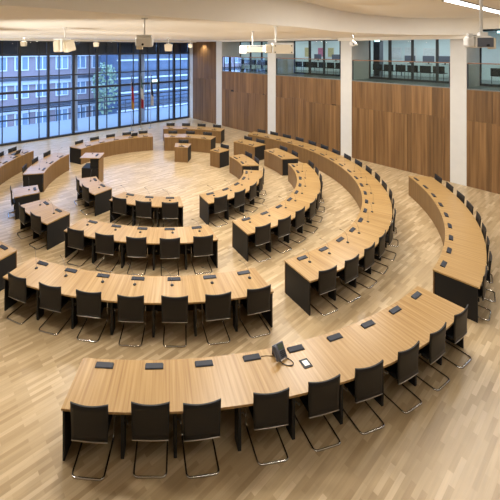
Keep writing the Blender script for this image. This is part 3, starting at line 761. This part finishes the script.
# speaker pair at left
e = thing('loudspeaker_pair', 'two beige boxes angled apart under a white bar, upper left by the windows', 'loudspeaker', (-2.95, 9.0, 5.68), 0)
for sg, w in ((-1, 0.15), (1, 0.13)):
    k = MB(); rm = Matrix.Rotation(sg*rad(48), 3, 'Z')
    k.box(-w, w, -0.12, 0.10, -0.16, 0.12, tr=lambda v: rm @ (Matrix.Rotation(rad(sg*-4-12), 3, 'Y') @ v + Vector((sg*0.165, 0, 0)))); k.build('speaker_box', M['beige'], e, bevel=0.03)
k = MB(); k.box(-0.22, 0.20, -0.03, 0.03, 0.135, 0.165); k.build('cross_bar', M['white'], e)
k = MB(); k.box(0.0, 0.03, -0.16, -0.05, -0.16, 0.16); k.build('bracket', M['white'], e)
pole_to(e, 0, 0, 0.165, ZS-5.68, 0.014, 0.06)
# PTZ camera
e = thing('dome_camera', 'small white camera on a short ceiling pole beside a white pillar', 'camera', (6.62, 13.6, 5.80), 0)
k = MB(); k.lathe([(0.0, -0.13), (0.07, -0.11), (0.11, -0.04), (0.10, 0.03), (0.05, 0.08), (0.03, 0.10)], 18); k.build('body', M['white'], e)
k = MB(); k.box(0.06, 0.15, -0.08, 0.05, -0.09, 0.0); k.build('lens_head', M['white'], e, bevel=0.015)
k = MB(); k.tube([(-0.03, -0.10, -0.04), (-0.03, -0.125, -0.045)], 0.03, 12); k.build('lens', M['grey'], e)
pole_to(e, 0, 0, 0.09, ZS-5.80, 0.014)
# small ceiling spots
def spot(u, v, Y, size, label):
    x = (u-179.3)*Y/356.3; z = 5.61-(v-48)*Y/356.3
    e = thing('ceiling_spotlight', label, 'spotlight', (x, Y, z))
    k = MB(); k.hexa([(-size*0.42, -size*0.4, -size/2), (size*0.42, -size*0.4, -size/2), (size*0.42, size*0.4, -size/2), (-size*0.42, size*0.4, -size/2), (-size/2, -size*0.5, size*0.35), (size/2, -size*0.5, size*0.35), (size/2, size*0.5, size*0.35), (-size/2, size*0.5, size*0.35)]); k.build('head', M['beige'], e, bevel=size*0.06)
    k = MB(); k.box(-size*0.3, size*0.3, -0.04, 0.04, size*0.36, size*0.45); k.build('bracket', M['white'], e)
    zt = 6.03 if (Vector((x, Y, 0))-CORNER).dot(-NN) < 1.5 else ZS
    k = MB(); k.tube([(0, 0, size*0.45), (0, 0, zt-z)], 0.02, 8); k.build('stem', M['white'], e)
spot(23.8, 43.6, 17.5, 0.26, 'leftmost small beige ceiling spotlight before the windows')
spot(96.2, 44.2, 18.0, 0.26, 'small beige ceiling spotlight before the black blind')
spot(168.5, 47.2, 18.5, 0.42, 'larger beige ceiling spotlight above the third flag')
spot(190.3, 45.6, 20.5, 0.24, 'small ceiling spotlight at the window and wall corner')

# ------------------------------------------------------------------ lights
def led_or_fill_strip(c, length, label, power):
    if label:
        e = thing('ceiling_light', label, 'light', c, ANG)
        k = MB(); k.box(-length/2, length/2, -0.16, 0.16, -0.012, -0.002); k.build('trim', M['darkband'], e)
        k = MB(); k.box(-length/2+0.03, length/2-0.03, -0.11, 0.11, -0.02, -0.012); k.build('diffuser', M['led'], e)
    l = bpy.data.lights.new('strip_or_fill_light', 'AREA'); l.shape = 'RECTANGLE'; l.size = length-0.1; l.size_y = 0.24; l.energy = power; l.color = (1.0, 0.96, 0.90)
    o = bpy.data.objects.new('strip_or_fill_light', l); COL.objects.link(o); o.location = Vector(c)+Vector((0, 0, -0.03)); o.rotation_euler = (0, 0, ANG)
led_or_fill_strip(Vector((9.0, 10.55, ZC)), 6.0, 'long lit ceiling light strip at upper right', 190)
led_or_fill_strip(Vector((9.0, 6.6, ZC)), 5.0, None, 100)  # this and the next two: unseen lamps without fixtures, added as front fill
led_or_fill_strip(Vector((4.9, 7.4, ZC)), 5.0, None, 150)
led_or_fill_strip(Vector((2.6, 1.8, ZC)), 4.6, None, 110)
def down(s, t, p, size=0.6, z=ZS-0.03, col=(1.0, 0.95, 0.87)):
    l = bpy.data.lights.new('added_downlight', 'AREA'); l.shape = 'DISK'; l.size = size; l.energy = p; l.color = col
    o = bpy.data.objects.new('added_downlight', l); COL.objects.link(o); o.location = R(s, t, z)
for s in (-3.0, -6.5, -10.0, -13.5):  # unseen lamps under the soffit, added to light the far seats
    for t in (3.6, 7.2, 10.8, 14.4):
        p = R(s, t)
        if s == -13.5 and t > 12: continue
        if s == -10.0 and t > 16: continue
        down(s, t, 58 if t < 5 else 92)
for (x, y) in ((-3.6, 6.0), (-1.3, 7.2), (1.2, 9.0), (3.8, 11.2), (7.0, 13.8)):  # further unseen lamps, added so shade falls under the front desks
    v = Vector((x, y, 0))-CORNER; down(v.dot(D), -v.dot(NN), 150, 0.7)
# unseen spots at left, added to brighten the soffit from below
for t in (4.0, 9.0, 14.0):
    l = bpy.data.lights.new('added_uplight', 'SPOT'); l.energy = 3000; l.spot_size = rad(46); l.spot_blend = 0.6; l.shadow_soft_size = 0.12; l.color = (1.0, 0.96, 0.88)
    o = bpy.data.objects.new('added_uplight', l); COL.objects.link(o); o.location = R(-21.4, t, 1.2)
    o.rotation_euler = (R(-11.0, t, 6.6)-R(-21.4, t, 1.2)).to_track_quat('-Z', 'Y').to_euler()
# wall washer over the far wood panel
l = bpy.data.lights.new('wall_washer', 'SPOT'); l.energy = 110; l.spot_size = rad(110); l.spot_blend = 0.8; l.color = (1, 0.92, 0.78); l.shadow_soft_size = 0.05
o = bpy.data.objects.new('wall_washer', l); COL.objects.link(o); o.location = R(-0.35, 1.9, 6.0); o.rotation_euler = (rad(12), 0, ANG-PI/2)
# gallery room lights
for t in (6, 10.6, 15.3, 20):
    l = bpy.data.lights.new('gallery_light', 'AREA'); l.shape = 'RECTANGLE'; l.size = 1.2; l.size_y = 3.0; l.energy = 55; l.color = (0.92, 1.0, 0.97)
    o = bpy.data.objects.new('gallery_light', l); COL.objects.link(o); o.location = R(3.8, t, 6.42); o.rotation_euler = (0, 0, ANG)

# world: cool overcast evening sky
w = bpy.data.worlds.new('sky'); S.world = w; w.use_nodes = True
bg = w.node_tree.nodes['Background']; bg.inputs['Color'].default_value = (0.36, 0.58, 1.0, 1); bg.inputs['Strength'].default_value = 8.0

# ------------------------------------------------------------------ camera
cd = bpy.data.cameras.new('camera'); cam = bpy.data.objects.new('camera', cd); COL.objects.link(cam)
cam.location = (0, 0, 5.61); cam.rotation_euler = (rad(90), 0, 0)
cd.sensor_width = 36; cd.lens = 36*356.3/500; cd.shift_x = (250-179.3)/500; cd.shift_y = -(250-48)/500; cd.clip_end = 300
S.camera = cam
S.view_settings.view_transform = 'Standard'; S.view_settings.look = 'None'; S.view_settings.gamma = 1; S.view_settings.exposure = -0.16
S.view_settings.use_curve_mapping = False
S.cycles.use_denoising = True
